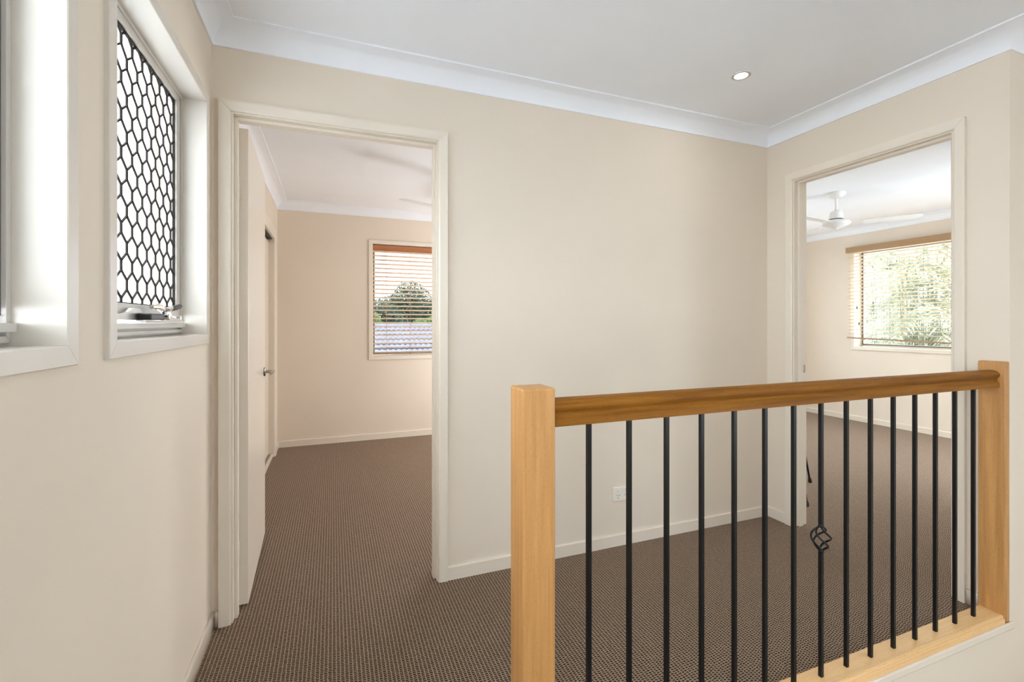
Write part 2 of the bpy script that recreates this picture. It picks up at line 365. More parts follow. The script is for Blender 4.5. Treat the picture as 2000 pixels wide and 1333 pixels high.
def cove():
    p = [(0,ZC),(.094,ZC),(.094,ZC-.007)]
    for k in range(0,11):
        a = PI/2+PI/2*k/10; p.append((.090+.082*math.cos(a), ZC-.074+.066*math.sin(a)))
    return p+[(.008,ZC-.083),(0,ZC-.083)]
CV = cove()
struct('trim_1', MB().sweep([(XL,FRONT),(END,FRONT),(END,YS),(XR,YS),(XR,YB),(XL,YB)], CV, True), M['cornice'], 'white coved cornice around the hall ceiling', 'cornice')
struct('trim_2', MB().sweep([(B1X0,B1Y0),(B1X1,B1Y0),(B1X1,B1Y1),(B1X0,B1Y1)], CV, True), M['cornice'], 'white coved cornice seen through the left doorway', 'cornice')
struct('trim_3', MB().sweep([(B2X0,B2Y0),(B2X1,B2Y0),(B2X1,B2Y1),(B2X0,B2Y1)], CV, True), M['cornice'], 'white coved cornice behind the ceiling fan', 'cornice')
SK = [(0,0),(.012,0),(.012,.0595),(.009,.0625),(0,.0625)]
struct('baseboard_left', MB().sweep([(XL,YB),(XL,FRONT)], SK), M['trim'], 'cream skirting under the grilled windows', 'skirting')
struct('baseboard_corner', MB().sweep([(D1[0]-.048,YB),(XL+.0121,YB)], SK), M['trim'], 'short cream skirting stub between corner and left door', 'skirting')
struct('baseboard_back', MB().sweep([(XR,D2[1]+.047),(XR,YB),(D1[1]+.049,YB)], SK), M['trim'], 'cream skirting below the power point, turning the corner', 'skirting')
struct('baseboard_right', MB().sweep([(XR,YS+.088),(XR,D2[0]-.057)], SK), M['trim'], 'short cream skirting behind the wall-side post', 'skirting')
struct('baseboard_left_bedroom', MB().sweep([(B1X1,B1Y0),(B1X1,B1Y1),(B1X0,B1Y1),(B1X0,4.823)], SK), M['trim'], 'cream skirting under the red-valanced blind', 'skirting')
struct('baseboard_right_bedroom', MB().sweep([(B2X0,B2Y0),(B2X1,B2Y0),(B2X1,B2Y1),(B2X0,B2Y1),(B2X0,D2[1]+.05)], SK), M['trim'], 'pale skirting under the tan-valanced blind', 'skirting')

# ------------------------------------------------------------------ doors
ARCH = [(0,0),(0,.011),(.006,.015),(.034,.018),(.042,.018),(.042,0)]
# left doorway with its flush door standing open into the bedroom
d1 = root('door_1', ((D1[0]+D1[1])/2, 2.2, 0), 'open flush cream door in the left doorway', 'door', None, 'structure')
a = D1
jf = MB()
jf.box(a[0]-.02,a[0],YB-.001,B1Y0+.001,0,a[3]+.02).box(a[1],a[1]+.02,YB-.001,B1Y0+.001,0,a[3]+.02).box(a[0],a[1],YB-.001,B1Y0+.001,a[3],a[3]+.02)
jf.box(a[0],a[0]+.012,2.198,2.231,0,a[3]-.012).box(a[1]-.012,a[1],2.198,2.231,0,a[3]-.012).box(a[0],a[1],2.198,2.231,a[3]-.012,a[3])
jf.build('door_frame', M['trim'], d1, .001)
MB().frame(fYm(YB), a[0]-.006, a[1]+.006, 0, a[3]+.006, ARCH, False).build('architrave', M['trim'], d1)
MB().frame(fY(B1Y0), a[0]-.006, a[1]+.006, 0, a[3]+.006, ARCH, False).build('architrave', M['trim'], d1)
h0 = Vector((-.340,2.272,0)); h1 = Vector((-.3655,3.004,0)); dx = (h1-h0).normalized(); dn = Vector((-dx.y,dx.x,0)); dl = (h1-h0).length   # dn points to -x
lc = h0+dx*dl/2+dn*.0175; lc.z = (.012+2.058)/2
leaf = MB().obox(lc, dx, dn, (0,0,1), dl/2, .0175, (2.058-.012)/2).build('door_leaf', M['trim'], d1, .0015)
for z in (.24, 1.80):
    hg = MB().obox(h0+dn*.018+dx*-.0012+Vector((0,0,z)), dx, dn, (0,0,1), .0016, .012, .05)
    hg.tube([h0+dn*.036+dx*-.004+Vector((0,0,z-.05)), h0+dn*.036+dx*-.004+Vector((0,0,z+.05))], .006, 10)
    for zz in (-.034,.034): hg.lathe([(.0035,0),(.0035,-.001)], h0+dn*.016+dx*-.0026+Vector((0,0,z+zz)), 8, 'y')
    hg.build('hinge', M['trim'], leaf, label='painted butt hinge')
hp = h0+dx*(dl-.062); hp.z = .947
hd = MB()
T = Matrix((( -dn.x, dx.x, 0),( -dn.y, dx.y, 0),(0,0,1)))   # local x = out of the face, y = along leaf
def lt(m, prof, c, n=24):
    tmp = MB().lathe(prof, (0,0,0), n, 'x'); m.add([Vector(c)+T@Vector(v) for v in tmp.v], tmp.f, True)
lt(hd, [(0.0,.009),(.020,.009),(.025,.006),(.026,0),(0,0)], hp)
lt(hd, [(.009,.006),(.0085,.045),(0,.045)], hp)
hd.tube([hp-dn*.045+dx*.006, hp-dn*.045-dx*.02, hp-dn*.046-dx*.06, hp-dn*.044-dx*.115], [.0095,.0095,.009,.008], 14)
hd.build('door_handle', M['steel'], leaf, label='brushed lever handle on round rose')

# right doorway
d2 = root('door_2', (2.63, (D2[0]+D2[1])/2, 0), 'open doorway in the wall behind the balustrade', 'door', None, 'structure')
a = D2; jf = MB()
jf.box(XR-.001,B2X0+.001,a[0]-.02,a[0],0,a[3]+.02).box(XR-.001,B2X0+.001,a[1],a[1]+.02,0,a[3]+.02).box(XR-.001,B2X0+.001,a[0],a[1],a[3],a[3]+.02)
jf.box(2.608,2.641,a[0],a[0]+.012,0,a[3]-.012).box(2.608,2.641,a[1]-.012,a[1],0,a[3]-.012).box(2.608,2.641,a[0],a[1],a[3]-.012,a[3])
jf.build('door_frame', M['trim'], d2, .001)
MB().frame(fXm(XR), a[0]-.012, a[1]+.006, 0, a[3]+.006, ARCH, False).build('architrave', M['trim'], d2)
MB().frame(fX(B2X0), a[0]-.006, a[1]+.006, 0, a[3]+.006, ARCH, False).build('architrave', M['trim'], d2)
sp = MB().plate(fYm(a[1]), 2.642, 2.672, .922, .968, 0, .002, ((2.652,2.664,.936,.956),))
sp.build('strike_plate', M['steel'], d2, label='small steel strike plate')

# ------------------------------------------------------------------ hall windows with grilles
WARCH = [(0,0),(0,.009),(.002,.011),(.036,.011),(.038,.009),(.038,0)]
def grille(mb, y0, y1, z0, z1, x, yref=1.554, zref=1.468):
    P_, V_, K_ = .0372, .1025, .026
    r = .0022
    import math as m_
    i0 = int(m_.floor((y0-yref)/P_)); i1 = int(m_.ceil((y1-yref)/P_))
    def seg(p, q, wd):
        # clip to the rectangle, then a flat bar
        (ya,za),(yb_,zb) = p,q; t0,t1 = 0,1
        for c0,c1,lo,hi in ((ya,yb_,y0,y1),(za,zb,z0,z1)):
            d = c1-c0
            if abs(d) < 1e-9:
                if c0 < lo or c0 > hi: return
            else:
                u,v = sorted(((lo-c0)/d,(hi-c0)/d)); t0 = max(t0,u); t1 = min(t1,v)
        if t1-t0 < 1e-4: return
        A = Vector((x,ya+(yb_-ya)*t0,za+(zb-za)*t0)); B = Vector((x,ya+(yb_-ya)*t1,za+(zb-za)*t1)); d = (B-A)
        mb.obox((A+B)/2, d, (1,0,0), d.cross(Vector((1,0,0))), d.length/2+.0006, .0024, wd)
    for i in range(i0, i1+1):
        y = yref+i*P_; ph = 0 if i % 2 == 0 else V_/2
        k0 = int((z0-zref)/V_)-2; k1 = int((z1-zref)/V_)+2
        for k in range(k0,k1+1):
            zb = zref+ph+k*V_
            seg((y,zb),(y,zb+K_),.0027)
            for sgn in (-1,1):
                seg((y,zb+K_),(y+sgn*P_,zb+V_/2),r) if True else None
    return mb
def hall_window(name, wn, label):
    y0,y1,z0,z1 = wn
    r = root(name, (XL,(y0+y1)/2,z0), label, 'window', None, 'structure')
    MB().frame(fX(XL), y0, y1, z0, z1, WARCH).build('architrave', M['window_paint'], r, label='glossy painted architrave')
    XF = -.522
    j = MB().frame(fX(XL), y0, y1, z0, z1, [(0,0),(.012,0),(.012,-.10),(0,-.10)], True, 0)
    j.build('reveal_liner', M['window_paint'], r)
    f = MB()     # fixed outer frame
    f.frame(fX(XF), y0+.012, y1-.012, z0+.018, z1-.012, [(0,0),(.012,0),(.012,-.06),(0,-.06)])
    f.frame(fX(XF-.014), y0+.024, y1-.024, z0+.030, z1-.024, [(0,0),(.012,0),(.012,-.03),(0,-.03)])
    f.box(XF-.04,XF+.010,y0+.004,y1-.004,z0+.025,z0+.0405)
    f.build('window_frame', M['alloy'], r, .001)
    q = MB()
    q.box(XF-.05,XF-.012,y0+.003,y1-.003,z0+.001,z0+.030)
    q.build('sub_sill', M['alloy'], r)
    g = MB().frame(fX(XF-.006), y0+.0135, y1-.0135, z0+.055, z1-.0135, [(0,-.0025),(.0018,-.0025),(.0018,-.0014),(0,-.0014)])
    g.build('seal', M['alloy_dark'], r, label='dark rubber seal line')
    s_ = MB()    # sash
    s_.frame(fX(XF-.010), y0+.052, y1-.052, z0+.095, z1-.034, [(0,0),(.0,.004),(.004,.006),(.030,.006),(.030,-.03),(0,-.03)])
    s_.build('sash', M['alloy'], r, .001)
    grille(MB(), y0+.050, y1-.050, z0+.093, z1-.032, XF-.014).build('security_grille', M['mesh'], r, weld=False, label='bronze diamond security grille')
    MB().frame(fX(XF-.014), y0+.0555, y1-.0555, z0+.0985, z1-.0375, [(0,-.004),(.006,-.004),(.006,.003),(0,.003)]).build('grille_edge', M['mesh'], r)
    MB().box(XF-.052,XF-.047,y0+.04,y1-.04,z0+.07,z1-.03).build('window_pane', M['obscure'], r)
    return r
wa = hall_window('window_1', WA, 'window cut by the left edge of the photo')
wb = hall_window('window_2', WB, 'window with the full diamond grille and winder')
# the winder on the second window
wx = -.506
wd = MB().box(wx-.014,wx+.012,1.60,1.955,1.2207,1.229)
wd.prism([(1.80,1.229),(1.80,1.238),(1.83,1.242),(1.955,1.231),(1.955,1.229)], lambda a_,p,q: (a_,p,q), wx-.012, wx+.010)
wr = wd.build('window_winder', M['alloy'], wb, .001, label='chain winder with folding crank')
MB().box(wx-.016,wx+.024,1.60,1.715,1.2295,1.249).build('housing', M['black_plastic'], wr, .004, label='black winder housing')
k_ = MB().lathe([(0,0),(.012,.002),(.014,.010),(.013,.020),(0,.024)], (wx+.012,1.735,1.244), 18, 'x')
k_.tube([(wx+.006,1.66,1.268),(wx+.010,1.70,1.272),(wx+.014,1.735,1.262),(wx+.012,1.765,1.243)], [.006,.010,.011,.007], 12)
k_.tube([(wx+.024,1.735,1.262),(wx+.026,1.78,1.268)], .0065, 10)
k_.build('crank', M['chrome'], wr, label='chrome crank arm')
MB().tube([(wx+.026,1.772,1.266),(wx+.027,1.80,1.270),(wx+.028,1.845,1.277)], [.007,.0085,.008], 12).build('crank_knob', M['black_plastic'], wr, label='black crank grip')
MB().tube([(wx+.028,1.846,1.277),(wx+.028,1.856,1.279)], [.004,.003], 8).build('crank_pin', M['chrome'], wr)
MB().prism([(1.33,1.229),(1.33,1.243),(1.47,1.245),(1.52,1.251),(1.56,1.262),(1.60,1.262),(1.63,1.249),(1.63,1.229)], lambda a_,p,q: (a_,p,q), wx-.016, wx-.004).build('guard_plate', M['steel'], wr)

# ------------------------------------------------------------------ balustrade
bal = root('stair_balustrade', (1.53, 1.077, 0), 'timber and black steel balustrade along the stairwell edge', 'balustrade')
MB().box(.428,.516,1.034,1.121,0,1.060).build('newel_post', M['oak_post'], bal, .006, 3, label='square honey timber post, free-standing end')
MB().box(2.547,2.5799,1.034,1.1195,-.0,1.063).build('newel_post', M['oak_post'], bal, .004, 3, label='thin half post fixed to the wall end')
YC = 1.0795
hr = [(-.029,.958),(-.029,.9755),(-.0255,.979),(-.0222,.983),(-.0205,.988),(-.0215,.9925),(-.0255,.997),(-.0287,1.002),(-.030,1.008),(-.0285,1.0145),(-.0235,1.0205),(-.014,1.0255),(0,1.0275)]
hr = hr+[(-p,q) for p,q in hr[-2::-1]]
MB().prism(hr, lambda a_,p,q: (a_,YC+p,q), .5155, 2.5475, True).build('handrail', M['oak_rail'], bal, label='moulded dark honey handrail')
sl = [(1.1185,0),(1.1185,.0275),(1.1160,.030),(1.0535,.030),(1.0525,.0288),(1.0515,.030),(1.046,.030),(1.041,.0275),(1.039,.022),(1.0395,.019),(1.036,.017),(1.0345,.011),(1.0335,.004),(1.0335,0)]
MB().prism(sl, lambda a_,p,q: (a_,p,q), .5165, 2.5465).build('base_rail', M['oak_sill'], bal, label='honey timber base rail with rounded nose')
MB().prism([(1.0339,.0004),(1.027,.0004),(1.026,-.002),(1.026,-.024),(1.030,-.031),(1.0339,-.031)], lambda a_,p,q: (a_,p,q), .44, 2.60).build('painted_bead', M['trim'], bal, .001, label='cream painted bead under the base rail')
bx = [.6375+.12785*i for i in range(15)]
hb = .0061; ZB0, ZB1 = .0298, .9585
pb = MB().box(-hb+bx[0],hb+bx[0],YC+.0018-hb,YC+.0018+hb,ZB0,ZB1).build('baluster', M['black'], bal, .0008, 1)
for i in range(1,15):
    if i == 7: continue
    c = pb.copy(); COL.objects.link(c); c.parent = bal; c.location = (bx[i]-bx[0],0,0)
cb = MB(); x7, yc = bx[7]+.001, YC+.0018
cb.box(x7-hb,x7+hb,yc-hb,yc+hb,ZB0,.452).box(x7-hb,x7+hb,yc-hb,yc+hb,.540,ZB1)
cbo = cb.build('baluster', M['black'], bal, .0008, 1, label='black baluster with a twisted basket')
bk = MB()
for j in range(4):
    pts = []
    for k in range(25):
        t = k/24; a_ = 2*PI*j/4+PI/4+t*PI*1.05; r_ = .0042+.0245*math.sin(PI*t)**.8
        pts.append((x7+r_*math.cos(a_), yc+r_*math.sin(a_), .534-.079*t+.002))
    bk.tube(pts, .0032, 8)
bk.lathe([(.0082,.0),(.0095,.004),(.0082,.009)], (x7,yc,.534), 12).lathe([(.0082,.0),(.0095,.004),(.0082,.009)], (x7,yc,.449), 12)
bk.build('basket', M['black'], cbo, label='twisted wire basket')

# ------------------------------------------------------------------ small fittings
po = root('power_outlet', (1.484,YB,.283), 'white double power point low on the hall wall', 'power outlet')
MB().box(1.4263,1.5423,YB-.009,YB,.2455,.3205).build('face_plate', M['plastic'], po, .003, 3)
for x in (1.4585,1.5101):
    MB().lathe([(0,-.0135),(.006,-.0135),(.0072,-.012),(.0072,-.008),(0,-.008)], (x,YB,.3045), 16, 'y').build('switch', M['plastic'], po, label='round rocker switch')
    sk = MB()
    for dx_,dz,an in ((-.0075,.276,-35),(.0075,.276,35),(0,.261,0)):
        an = math.radians(an); sk.obox((x+dx_,YB-.0091,dz), (math.cos(an),0,-math.sin(an)), (0,1,0), (math.sin(an),0,math.cos(an)), .0011, .0006, .0042)
    sk.build('socket_slots', M['slot'], po, label='three-pin socket slots')
DLX, DLY = 1.8416, 1.6916
dlt = root('downlight', (DLX,DLY,ZC), 'lit round recessed downlight in the hall ceiling', 'downlight')
MB().lathe([(.0295,-.0005),(.030,-.003),(.036,-.004),(.043,-.0025),(.044,0),(.0295,0)], (DLX,DLY,ZC), 40).build('rim', M['silver'], dlt)
MB().lathe([(0,-.0022),(.02,-.0022),(.0292,-.001),(.0292,-.0002),(0,-.0002)], (DLX,DLY,ZC), 32).build('lens', M['lamp'], dlt, label='glowing lens')
ll = bpy.data.lights.new('downlight_lamp','AREA'); ll.shape = 'DISK'; ll.size = .056; ll.energy = .4; ll.color = (1,.95,.87)
lo = bpy.data.objects.new('downlight_lamp', ll); COL.objects.link(lo); lo.parent = dlt; lo.location = (0,0,-.005)

LX, LY = 2.0, 4.0  # unseen lamp added only to brighten the left bedroom
fl = root('added_floor_lamp', (LX,LY,0), 'unseen lantern lamp added to brighten the left bedroom', 'lamp')
MB().lathe([(0,0),(.14,0),(.14,.018),(.02,.03),(0,.03)], (LX,LY,0), 32).build('base', M['white'], fl)
MB().tube([(LX,LY,.02),(LX,LY,.63)], .010, 12).build('pole', M['white'], fl)
MB().lathe([(.36*math.sin(PI*k/12) if 0<k<12 else 0, .97-.36*math.cos(PI*k/12)) for k in range(13)], (LX,LY,0), 24).build('lantern_shade', M['opal'], fl)

# ------------------------------------------------------------------ ceiling fans
def make_fan(name, c, ang, label):
    x,y = c
    r = root(name, (x,y,ZC), label, 'ceiling fan', 'white ceiling fans')
    MB().lathe([(.0,0),(.074,0),(.076,-.004),(.074,-.012),(.055,-.034),(.036,-.046),(.0,-.050)], (x,y,ZC), 40).build('canopy', M['white'], r)
    MB().lathe([(.0115,-.045),(.0115,-.165)], (x,y,ZC), 20).build('down_rod', M['white'], r)
    MB().lathe([(0,-.150),(.016,-.150),(.017,-.160),(.030,-.163),(.044,-.172),(.052,-.190),(.057,-.236),(.057,-.240),(0,-.240)], (x,y,ZC), 40).build('motor', M['white'], r)
    MB().lathe([(0,-.240),(.055,-.240),(.056,-.249),(0,-.249)], (x,y,ZC), 40).build('motor_gap', M['black_plastic'], r, label='dark motor gap')
    MB().lathe([(0,-.249),(.062,-.249),(.095,-.262),(.108,-.274),(.108,-.287),(.098,-.296),(.060,-.312),(.022,-.322),(.016,-.329),(0,-.331)], (x,y,ZC), 48).build('hub', M['white'], r)
    for k in range(3):
        a_ = math.radians(ang+120*k); d = Vector((math.cos(a_),math.sin(a_),0)); t = Vector((-d.y,d.x,0))
        tl = math.radians(-7); bt = (t*math.cos(tl)+Vector((0,0,1))*math.sin(tl)); up = d.cross(bt)
        o_ = Vector((x,y,ZC-.281))
        m = MB(); out = [(.17,-.042),(.22,-.055),(.54,-.058),(.585,-.050),(.605,-.018),(.600,.020),(.580,.050),(.54,.056),(.22,.055),(.17,.042)]
        n_ = len(out); vs = [o_+d*p+bt*q+up*.0025 for p,q in out]+[o_+d*p+bt*q-up*.0025 for p,q in out]
        m.add(vs, [tuple(range(n_)), tuple(range(n_,2*n_))[::-1]]+[(i,n_+i,n_+(i+1)%n_,(i+1)%n_) for i in range(n_)])
        b = m.build('blade', M['white'], r)
        m2 = MB(); m2.obox(o_+d*.145+Vector((0,0,.004)), d, bt, up, .05, .017, .0025)
        m2.obox(o_+d*.195+up*.0045, d, bt, up, .022, .034, .002)
        for q in (-.02,.02): m2.lathe([(.0,-.0105),(.005,-.010),(.0055,-.004),(0,-.004)], o_+d*.198+bt*q, 8)
        m2.build('blade_arm', M['white'], b)
    return r
make_fan('ceiling_fan', (4.322,2.905), -52, 'ceiling fan with motor visible through the right doorway')
make_fan('ceiling_fan', (1.02,3.735), 204, 'ceiling fan with only a blade tip visible through the left doorway')

# ------------------------------------------------------------------ bedroom windows and blinds
def bed_window(name, fn, a0, a1, b0, b1, depth, label, pane='glass', seal=.011):
    r = root(name, fn((a0+a1)/2, b0, 0), label, 'window', None, 'structure')
    MB().frame(fn, a0, a1, b0, b1, [(0,0),(0,.012),(.004,.015),(.038,.015),(.042,.012),(.042,0)]).build('architrave', M['trim'], r)
    MB().frame(fn, a0, a1, b0, b1, [(0,0),(.010,0),(.010,-depth),(0,-depth)], True, 0).build('reveal_liner', M['trim'], r)
    f = MB().frame(fn, a0+.03, a1-.03, b0+.035, b1-.03, [(0,-depth+.05),(.032,-depth+.05),(.032,-depth),(0,-depth)])
    mid = (a0+a1)/2
    P_ = [fn(mid-.02,b0,-depth), fn(mid+.02,b1,-depth+.045)]
    f.box(*[v for i in range(3) for v in sorted((P_[0][i],P_[1][i]))])
    f.build('window_frame', M['alloy'], r, .001)
    MB().frame(fn, a0+.026, a1-.026, b0+.031, b1-.026, [(0,-depth+.053),(seal,-depth+.053),(seal,-depth+.049),(0,-depth+.049)]).build('seal', M['alloy_dark'], r, label='dark window seal')
    P_ = [fn(a0+.02,b0+.02,-depth+.02), fn(a1-.02,b1-.02,-depth+.025)]
    MB().box(*[v for i in range(3) for v in sorted((P_[0][i],P_[1][i]))]).build('window_pane', M[pane], r)
    return r
bed_window('window_3', fYm(B1Y1), *W1, .17, 'window behind the red-valanced blind in the left bedroom', 'glass_tint', .006)
bed_window('window_4', fXm(B2X1), *W2, .17, 'window behind the tan-valanced blind in the right bedroom', 'glass_half')
for nm,fn,ww,dp,lb in (('added_window_5',fXm(END),W7,.10,'unseen tall window added to light the stairwell and hall'),('added_window_7',fX(XL),WC,.10,'unseen wide window added behind the camera to light the hall'),('added_window_9',fYm(B1Y1),W9,.10,'unseen narrow tall window added to brighten the left bedroom'),('added_window_8',fYm(B2Y1),W8,.10,'unseen side window added to brighten the right bedroom'),('window_6',fY(B2Y0),W6,.08,'wide side window of the right bedroom')):
    bed_window(nm, fn, *ww, dp, lb)  # unseen windows, most of them added to bring more daylight indoors

def blind(name, fn, a0, a1, top, bot, n_off, mats, label, val_h, val_out, ladders, cords, rail_drop=0.0, tilt=0.0):
    """fn(a,b,n); n_off: slat centre off the wall plane"""
    r = root(name, fn((a0+a1)/2, bot, n_off), label, 'blind', 'timber venetian blinds')
    def fbox(m, p, q, r0, r1, s0, s1):
        A = fn(p,r0,s0); B = fn(q,r1,s1); m.box(*[v for i in range(3) for v in sorted((A[i],B[i]))]); return m
    v = MB(); vf = lambda a_,p,q: fn(a_,q,p)
    v.prism([(val_out-.012,top),(val_out,top-.003),(val_out,top-val_h+.012),(val_out-.004,top-val_h+.006),(val_out-.004,top-val_h),(val_out-.012,top-val_h)], vf, a0-.004, a1+.004)
    for e in (a0-.004,a1-.004): fbox(v, e, e+.008, top-val_h, top, n_off-.02, val_out-.011)
    v.build('valance', mats[0], r)
    fbox(MB(), a0+.004, a1-.004, top-.045, top-.004, n_off-.022, n_off+.020).build('head_rail', mats[0], r)
    sl_ = MB(); z = top-val_h-.004; pitch = .0425; ns = int((z-bot-.03)/pitch); sf = lambda a_,p,q: fn(a_,q,p)
    pitch = (z-bot-.022)/max(ns,1)
    for k in range(ns):
        zz = z-k*pitch
        h = .025; dz = h*math.sin(tilt); dn_ = h*math.cos(tilt)
        dr = rail_drop*max(0,(k-ns+4))/4.0
        prof = [(n_off-dn_,zz-dz-.0015),(n_off,zz-.0008),(n_off+dn_,zz+dz-.0015),(n_off+dn_,zz+dz+.0015),(n_off,zz+.0024),(n_off-dn_,zz-dz+.0015)]
        s2 = lambda a_,p,q: fn(a_, q-dr*(a1-a_)/(a1-a0), p)
        sl_.prism(prof, s2, a0, a1)
    sl_.build('slats', mats[1], r)
    br = MB(); bf = lambda a_,p,q: fn(a_, q-rail_drop*(a1-a_)/(a1-a0), p)
    br.prism([(n_off-.025,bot),(n_off-.025,bot+.016),(n_off+.022,bot+.018),(n_off+.026,bot+.014),(n_off+.026,bot+.002),(n_off+.022,bot)], bf, a0, a1)
    rl = br.build('bottom_rail', mats[2], r)
    for l_ in ladders:
        cl = MB(); zb = bot-rail_drop*(a1-l_)/(a1-a0)
        cl.tube([fn(l_,zb-.006,n_off-.0), fn(l_,zb+.018,n_off+.028)], .005, 8)
        fbox(cl, l_-.010, l_+.010, zb-.004, zb+.016, n_off-.01, n_off+.029)
        cl.build('rail_clip', mats[2], rl)
        ld = MB()
        for e in (-.0265,.0265):
            ld.tube([fn(l_,top-val_h,n_off+e), fn(l_,bot+.005,n_off+e)], .0011, 6)
        for k in range(0, ns, 1): ld.tube([fn(l_,z-k*pitch-.003,n_off-.0265), fn(l_,z-k*pitch-.003,n_off+.0265)], .0007, 4)
        ld.build('ladder_cord', M['cord'], r, weld=False)
    for i,(l_,zl) in enumerate(cords):
        cco = MB().tube([fn(l_,top-val_h+.004,n_off+.034), fn(l_,zl+.03,n_off+.034)], .0010, 6).build('pull_cord', M['cord'], r)
        MB().lathe([(.002,.034),(.0045,.028),(.0075,.006),(.0060,0),(0,0)], fn(l_,zl,n_off+.034), 12).build('tassel', M['black_plastic'], cco, label='dark cord tassel')
    return r
blind('venetian_blind', fYm(B1Y1), .394, 1.775, 2.050, .893, -.045, (M['valance_red'],M['slat'],M['valance_tan']), 'timber blind with reddish valance in the left bedroom', .062, .004,
      (.535, .785, 1.19, 1.45), ((.495,1.305),(.512,1.295)), 0, .19)
blind('venetian_blind', fXm(B2X1), 1.80, 3.925, 2.172, 1.032, .05, (M['valance_tan'],M['slat_y'],M['valance_tan']), 'timber blind with tan valance in the right bedroom', .074, .095,
      (2.35, 2.93, 3.33, 3.73), ((3.80,1.40),(3.775,1.20)), .062, .14)

# ------------------------------------------------------------------ sliding robe
rb = root('built_in_robe', (-.55, 3.9, 0), 'built-in robe with sliding doors behind the open door', 'wardrobe')
MB().frame(fX(B1X0), 3.02, 4.733, 0, 2.0, [(0,0),(0,.010),(.006,.013),(.030,.016),(.060,.018),(.085,.018),(.088,.014),(.088,0)], False).build('architrave', M['trim'], rb)
MB().box(-.566,-.548,3.86,4.732,.034,1.968).build('sliding_door', M['trim'], rb, .001, label='sliding panel nearer the window')
MB().box(-.606,-.588,3.022,3.93,.034,1.968).build('sliding_door', M['trim'], rb, .001, label='sliding panel nearer the doorway')
MB().box(-.530,-.512,3.022,4.731,0,.024).box(-.62,-.535,3.022,4.731,0,.008).build('bottom_track', M['trim'], rb, .001)
MB().box(-.625,-.52,3.022,4.731,1.985,1.9995).build('top_track', M['slot'], rb)
MB().box(-.6378,-.63,3.022,4.731,.001,1.998).build('back_panel', M['slot'], rb)

# ------------------------------------------------------------------ tripod half hidden by the right door frame
TC = Vector((3.09,2.46,0)); tp = root('tripod', (TC.x,TC.y,0), 'black tripod standing on the carpet behind the right door frame', 'tripod')
tb = MB().tube([TC+Vector((0,0,.50)), TC+Vector((0,0,1.12))], .011, 12).lathe([(0,0),(.028,0),(.030,.02),(.024,.05),(0,.05)], TC+Vector((0,0,1.0)), 16)
tb.build('centre_column', M['black'], tp)
MB().box(TC.x-.03,TC.x+.03,TC.y-.03,TC.y+.03,1.12,1.14).tube([TC+Vector((.02,0,1.12)), TC+Vector((-.12,.05,1.05))], .006, 8).build('pan_head', M['black_plastic'], tp, .003)
for fx,fy in ((3.409,2.489),(2.949,2.175),(2.91,2.74)):
    f = Vector((fx,fy,.010)); t = TC+(Vector((fx,fy,0))-TC).normalized()*.03+Vector((0,0,1.02)); mdl = f+(t-f)*.45
    lg = MB().tube([t,mdl], .010, 10).tube([mdl,f+(t-f)*.02], .007, 10).lathe([(.0,-.02),(.013,-.02),(.013,.02),(0,.02)], mdl, 10).build('leg', M['black'], tp)
    MB().tube([f-Vector((0,0,.010)), f+Vector((0,0,.004)), f+(t-f)*.03], [.013,.014,.009], 10).build('rubber_foot', M['black_plastic'], lg)
    
# ------------------------------------------------------------------ outside the windows
struct('ground', MB().box(-40,50,-30,60,-3.2,-3.1), M['ground'], 'ground outside below the windows, made pale to bounce daylight indoors', 'ground')  # ground put in to bounce daylight through the windows
hs = root('neighbouring_house', (3,15.5,-3.1), 'neighbouring house with pale tiled roof below the left bedroom window', 'house')
RY, RZ, SL = 15.6, 1.075, math.radians(23)
tl = MB(); rows = 16; L_ = .33; x0, x1 = -3.0, 8.5; RW = .158; nseg = int((x1-x0)/RW)*8
for k in range(rows):
    vs = []
    for e,(sd,lift) in enumerate(((k*L_-.04,0.0),((k+1)*L_+.03,.065),((k+1)*L_+.03,.045),(k*L_+.05,-.012))):
        for i in range(nseg+1):
            x = x0+(x1-x0)*i/nseg; wv = .030*abs(math.sin(PI*(x-x0)/RW))
            vs.append((x, RY-sd*math.cos(SL)-lift*0, RZ-sd*math.sin(SL)+wv+lift))
    n_ = nseg+1
    tl.add(vs, [(e*n_+i, e*n_+i+1, (e+1)*n_+i+1, (e+1)*n_+i) for e in range(3) for i in range(nseg)], True)
tl.tube([(x0,RY,RZ+.05),(x1,RY,RZ+.05)], .085, 12)
tl.add([(x0,RY,RZ),(x1,RY,RZ),(x1,RY+1.9,RZ-.8),(x0,RY+1.9,RZ-.8)],[(0,1,2,3)])
tl.build('tiled_roof', M['tile'], hs, weld=False)
MB().box(x0+.4,x1-.4,RY-4.6,RY+1.6,-3.1,-1.0).build('wall', M['brick'], hs)

